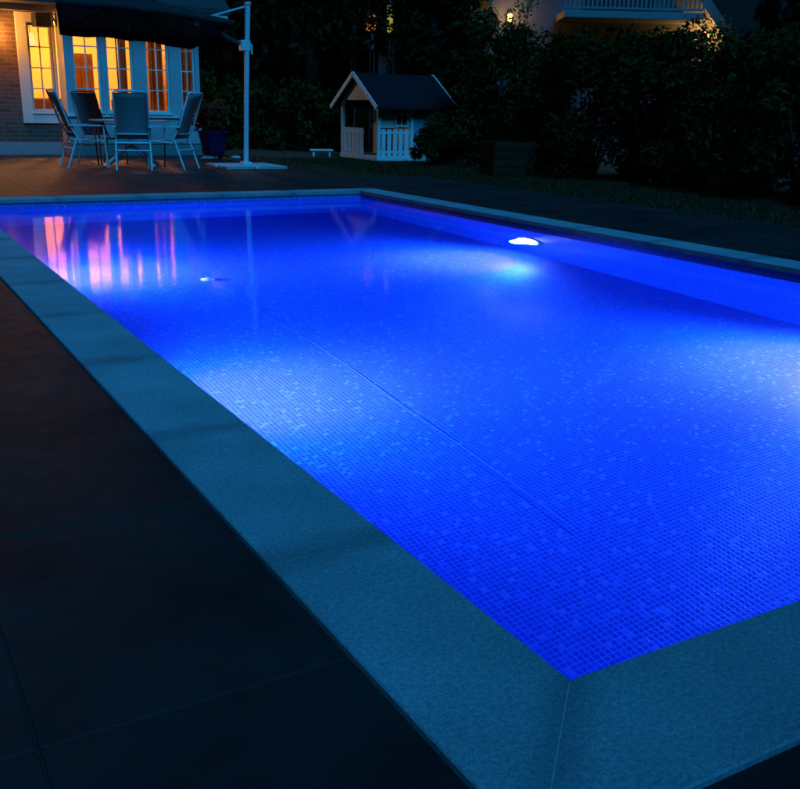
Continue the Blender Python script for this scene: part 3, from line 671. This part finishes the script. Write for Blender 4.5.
# ------------------------------------------------------------------ shrubs and trees
def shrub(x, y, rx, h, n, seed, label, group, size=.055, m='leaf'):
    rng = random.Random(seed); t = thing('shrub', label, 'shrub', (x, y, -.075), rng.uniform(0, 6), group)
    cen, rad = [], []
    for _ in range(46):
        a, r = rng.uniform(0, 6.28), rx * math.sqrt(rng.random()) * .95; z = rng.uniform(.04, .95) * h
        wd = 1 - .40 * (z / h) ** 2.4
        cen.append((r * math.cos(a) * wd, r * math.sin(a) * wd, z)); rad.append(rng.uniform(.2, .36) * rx * .9)
    leaves(n, cen, rad, size, seed + 1).build('foliage', M[m], t)
    s = MB()
    for c in cen[:12]: s.tube([(c[0] * .15, c[1] * .15, 0), (c[0] * .5, c[1] * .5, c[2] * .5), c], .03, 6, .008)
    s.build('stem', M['bark'], t)
def tree(name, x, y, h, rc, n, seed, label, group, size=.12):
    rng = random.Random(seed); t = thing(name, label, 'tree', (x, y, -.075), 0, group)
    tr = MB(); lean = (rng.uniform(-.3, .3), rng.uniform(-.3, .3))
    tr.tube([(0, 0, 0), (lean[0] * .3, lean[1] * .3, h * .3), (lean[0] * .7, lean[1] * .7, h * .6), (lean[0], lean[1], h * .92)], .15 + h * .012, 10, .03)
    cen, rad = [], []
    for i in range(34):
        z = h * rng.uniform(.16, .98); s = z / h
        wd = rc * (.45 + 1.1 * s if s < .45 else (1.0 - .62 * ((s - .45) / .55) ** 1.6))
        a = rng.uniform(0, 6.28); r = wd * math.sqrt(rng.random())
        c = (r * math.cos(a) + lean[0] * s, r * math.sin(a) + lean[1] * s, z); cen.append(c); rad.append(rng.uniform(.28, .5) * rc * .75)
        if i < 16: tr.tube([(lean[0] * s * .8, lean[1] * s * .8, z * .72), ((c[0]) * .5, c[1] * .5, z * .86), c], .05, 6, .012)
    tr.build('trunk', M['bark'], t, smooth=True)
    leaves(n, cen, rad, size, seed + 5).build('crown', M['leaf2'], t)
hg = 'dark leafy shrubs making the hedge beyond the lawn'
hl = 'dark leafy shrub, one of the closed row making the hedge right of the planter box'
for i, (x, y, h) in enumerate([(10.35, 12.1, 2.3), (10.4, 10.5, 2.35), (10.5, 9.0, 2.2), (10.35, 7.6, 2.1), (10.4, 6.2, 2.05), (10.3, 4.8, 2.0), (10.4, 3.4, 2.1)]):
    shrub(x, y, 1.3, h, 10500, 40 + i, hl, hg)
shrub(10.75, 13.9, 1.1, 2.45, 7000, 61, 'tall green-tinged shrub at the left end of the hedge behind the planter box', None)
shrub(9.36, 15.2, .66, .88, 5000, 62, 'low round shrub hiding the lower right side of the playhouse', None, .05)
shrub(12.0, 16.2, 1.1, 2.5, 7000, 63, 'tall dark shrub between the playhouse roof and the hedge', None, .06)
for i, px in enumerate((214, 262, 305, 345)):
    x, y = FL(25 + .4 * (i % 2), px)
    shrub(x, y, .95, 1.7, 3500, 70 + i, 'dark shrub at the far edge of the lawn, below the trees behind the parasol mast', 'dark shrubs below the far trees', .08)
x, y = FL(20.5, 478); shrub(x, y, .95, 2.75, 7000, 64, 'tallest dark shrub, between the left neighbouring wall lamp and the playhouse', None, .06)
tg = 'dark trees behind the playhouse and terrace'
tl = 'dark broadleaf tree standing in the unlit row behind the playhouse and parasol mast'
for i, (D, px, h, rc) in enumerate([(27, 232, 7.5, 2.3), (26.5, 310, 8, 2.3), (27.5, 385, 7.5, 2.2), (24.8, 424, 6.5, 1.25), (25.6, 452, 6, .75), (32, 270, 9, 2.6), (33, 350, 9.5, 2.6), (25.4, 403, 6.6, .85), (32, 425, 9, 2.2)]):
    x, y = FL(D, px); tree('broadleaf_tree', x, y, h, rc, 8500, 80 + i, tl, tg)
tree('broadleaf_tree', 0.75, -4.5, 6.2, 2.2, 17000, 140, 'leafy tree added unseen behind the viewer to shade the near coping', None, .2)  # added out of view; its crown softly shades the near coping corner
tg2 = 'dark trees behind the right end of the hedge'
tl2 = 'dark tree rising behind the hedge to the right of the neighbouring gable'
for i, (D, px, h, rc) in enumerate([(23, 800, 7, 1.7), (19, 850, 7, 1.7), (16.5, 930, 6.5, 1.7), (30, 775, 8, 1.6)]):
    x, y = FL(D, px); tree('broadleaf_tree', x, y, h, rc, 7500, 100 + i, tl2, tg2)

# ------------------------------------------------------------------ neighbouring house
nx, ny = FL(26, 594)
nb = thing('neighbour_house', 'grey gabled house with white balcony and warm wall lamps above the hedge', 'house', (nx, ny, -.075), -YAW)
MB().add([(-6.1, 0, 0), (2.9, 0, 0), (2.9, 0, 2.9), (-1.6, 0, 8.2), (-6.1, 0, 2.9), (-6.1, 9, 0), (2.9, 9, 0), (2.9, 9, 2.9), (-1.6, 9, 8.2), (-6.1, 9, 2.9)],
         [(0, 1, 2, 3, 4), (9, 8, 7, 6, 5), (1, 6, 7, 2), (0, 4, 9, 5)]).build('wall', M['grey'], nb)
r_ = MB()
for sg in (-1, 1):
    e = Vector((-1.6 + sg * 4.75, 0, 2.6)); a = Vector((-1.6, 0, 8.25)); u = Vector((0, 0, .14))
    f0, f1 = Vector((0, -.45, 0)), Vector((0, 9.4, 0))
    P = [a + f0, a + f1, e + f1, e + f0]; r_.add(P + [q + u for q in P], [(3, 2, 1, 0), (4, 5, 6, 7), (0, 1, 5, 4), (1, 2, 6, 5), (2, 3, 7, 6), (3, 0, 4, 7)])
    MB().bar(tuple(a + Vector((0, -.47, -.03))), tuple(e + Vector((0, -.47, -.03))), .03, .24).build('bargeboard', M['drab'], nb)
r_.build('roof', M['roof'], nb)
bc = MB().box(-1.55, 1.85, -1.3, -.002, 3.30, 3.46).build('balcony', M['balcony'], nb, bevel=.01)
rl = MB(); rl.box(-1.55, 1.85, -1.30, -1.25, 4.28, 4.34).box(-1.55, 1.85, -1.30, -1.26, 3.50, 3.55).box(-1.55, -1.50, -1.25, -.01, 4.28, 4.34).box(1.80, 1.85, -1.25, -.01, 4.28, 4.34)
rl.build('rail', M['balcony'], bc)
bl = MB()
for i in range(32): bl.box(-1.54 + i * .108, -1.50 + i * .108, -1.29, -1.265, 3.551, 4.279)
bl.build('balusters', M['balcony'], bc)
MB().box(-.9, .9, -.02, -.003, 3.5, 5.4).build('balcony_door', M['dark'], nb)
for (u, z, e) in ((-2.75, 3.36, 26), (2.30, 3.05, 80)):
    wl = MB().lathe([(.0005, -.10), (.06, -.09), (.075, 0), (.06, .09), (.0005, .10)], 14, c=(u, -.14, z)).build('wall_lamp', M['bulb'], nb, smooth=True)
    MB().box(u - .05, u + .05, -.06, -.003, z - .13, z + .16).bar((u, -.06, z + .13), (u, -.15, z + .13), .05, .02).build('backplate', M['dark'], wl)
    lamp('wall_lamp_light', 'POINT', (u, -.28, z), e, (1, .50, .14), nb, .08)
# branches in front of those lamps
for D, px, y0, lab in ((24.2, 491, 2.3, 'small tree whose leaves glow in front of the left neighbouring wall lamp'), (24.2, 678, 1.95, 'small tree whose leaves glow in front of the right neighbouring wall lamp')):
    x, y = FL(D, px); t = thing('young_tree', lab, 'tree', (x, y, -.075))
    rng = random.Random(px); cc = [(rng.gauss(0, .38), rng.gauss(0, .3), y0 + .75 + rng.gauss(0, .28)) for _ in range(26)]
    leaves(800, cc, [.22] * 26, .05, px).build('crown', M['leaf4'], t)
    s = MB().tube([(0, 0, 0), (.04, .02, y0 * .6), (0, 0, y0 + .7)], .05, 8, .015)
    for c in cc[:12]: s.tube([(0, 0, y0 * .7), (c[0] * .5, c[1] * .5, (c[2] + y0 * .7) / 2), c], .018, 5, .005)
    s.build('trunk', M['bark'], t)
# garden lamps among the trees
def garden_lamp(D, px, h, m, r, label, col, e, sx=1, sz=1):
    x, y = FL(D, px); t = thing('garden_lamp', label, 'lamp', (x, y, -.075))
    MB().tube([(0, 0, 0), (0, 0, h - .2 * sz)], .022, 8).build('pole', M['dark'], t)
    MB().lathe([(.0005, h - .2 * sz), (r * .8 * sx, h - .17 * sz), (r * sx, h), (r * .8 * sx, h + .17 * sz), (.0005, h + .2 * sz)], 14).build('lamp_globe', m, t, smooth=True)
    MB().lathe([(.0005, h + .26 * sz), (r * 1.2 * sx, h + .18 * sz), (r * 1.1 * sx, h + .165 * sz), (.0005, h + .2 * sz)], 14).build('cap', M['dark'], t)
    x, y = FL(D - 1.0, px + 3); k = thing('young_tree', f'thin young tree with sparse leaves in front of the {label.split()[1]} garden lamp', 'tree', (x, y, -.075))
    rng = random.Random(px); cc = [(rng.gauss(0, .22), rng.gauss(0, .2), h - .1 + rng.gauss(0, .28)) for _ in range(14)]
    leaves(520, cc, [.2] * 14, .055, px + 1).build('crown', M['leaf2'], k)
    MB().tube([(0, 0, 0), (.03, .02, h * .5), (0, 0, h)], .03, 8, .01).build('trunk', M['bark'], k)
garden_lamp(24, 365, 3.02, M['amber'], .13, 'glowing amber garden lamp among the dark trees above the playhouse', (1, .4, .1), .8)
garden_lamp(24, 383, 3.12, M['lime'], .10, 'glowing lime garden lamp among the dark trees beside the amber lamp', (.8, .9, .2), .8, .8, 1.7)
garden_lamp(25, 347, 3.0, M['spark'], .045, 'tiny white garden lamp among the trees, left of the amber one', (.7, .9, 1), 0, 1, .25)

# ------------------------------------------------------------------ night light
wd = bpy.data.worlds.new('World'); sc.world = wd; wd.use_nodes = True
nt = wd.node_tree; bg = nt.nodes['Background']
sky = nt.nodes.new('ShaderNodeTexSky'); sky.sky_type = 'NISHITA'; sky.sun_disc = False
sky.sun_elevation = R(52); sky.sun_rotation = R(205)
mul = nt.nodes.new('ShaderNodeMix'); mul.data_type = 'RGBA'; mul.blend_type = 'MULTIPLY'; mul.inputs[0].default_value = 1
mul.inputs[7].default_value = (.05, .50, 1, 1)
nt.links.new(sky.outputs[0], mul.inputs[6]); nt.links.new(mul.outputs[2], bg.inputs[0]); bg.inputs[1].default_value = .0018
sl_ = bpy.data.lights.new('moon', 'SUN'); sl_.energy = 2.3; sl_.color = (.025, .405, 1); sl_.angle = R(30)
so = bpy.data.objects.new('moon', sl_); COL.objects.link(so)
so.rotation_euler = Vector((.10, .62, -.78)).to_track_quat('-Z', 'Y').to_euler()

# ------------------------------------------------------------------ camera and render
cam = bpy.data.cameras.new('Camera'); co = bpy.data.objects.new('Camera', cam); COL.objects.link(co); sc.camera = co
pitch, roll = .2938, .0221
fwd = Vector((math.sin(YAW) * math.cos(pitch), math.cos(YAW) * math.cos(pitch), -math.sin(pitch)))
rt = Vector((math.cos(YAW), -math.sin(YAW), 0)); up = rt.cross(fwd)
r2 = math.cos(roll) * rt + math.sin(roll) * up; u2 = -math.sin(roll) * rt + math.cos(roll) * up
m3 = Matrix((r2, u2, -fwd)).transposed()
co.matrix_world = Matrix.Translation(CAM) @ m3.to_4x4()
cam.sensor_fit = 'HORIZONTAL'; cam.sensor_width = 36; cam.lens = 944.13 * 36 / 800; cam.clip_start = .05; cam.clip_end = 1500
vs_ = sc.view_settings; vs_.view_transform = 'Standard'; vs_.look = 'None'; vs_.exposure = 0; vs_.gamma = 1; vs_.use_curve_mapping = False
sc.render.engine = 'CYCLES'
cy = sc.cycles; cy.max_bounces = 10; cy.diffuse_bounces = 5; cy.glossy_bounces = 4; cy.transmission_bounces = 8; cy.transparent_max_bounces = 12
cy.sample_clamp_indirect = 12; cy.caustics_reflective = False; cy.caustics_refractive = False; cy.use_denoising = True
try: cy.denoiser = 'OPENIMAGEDENOISE'
except Exception: pass
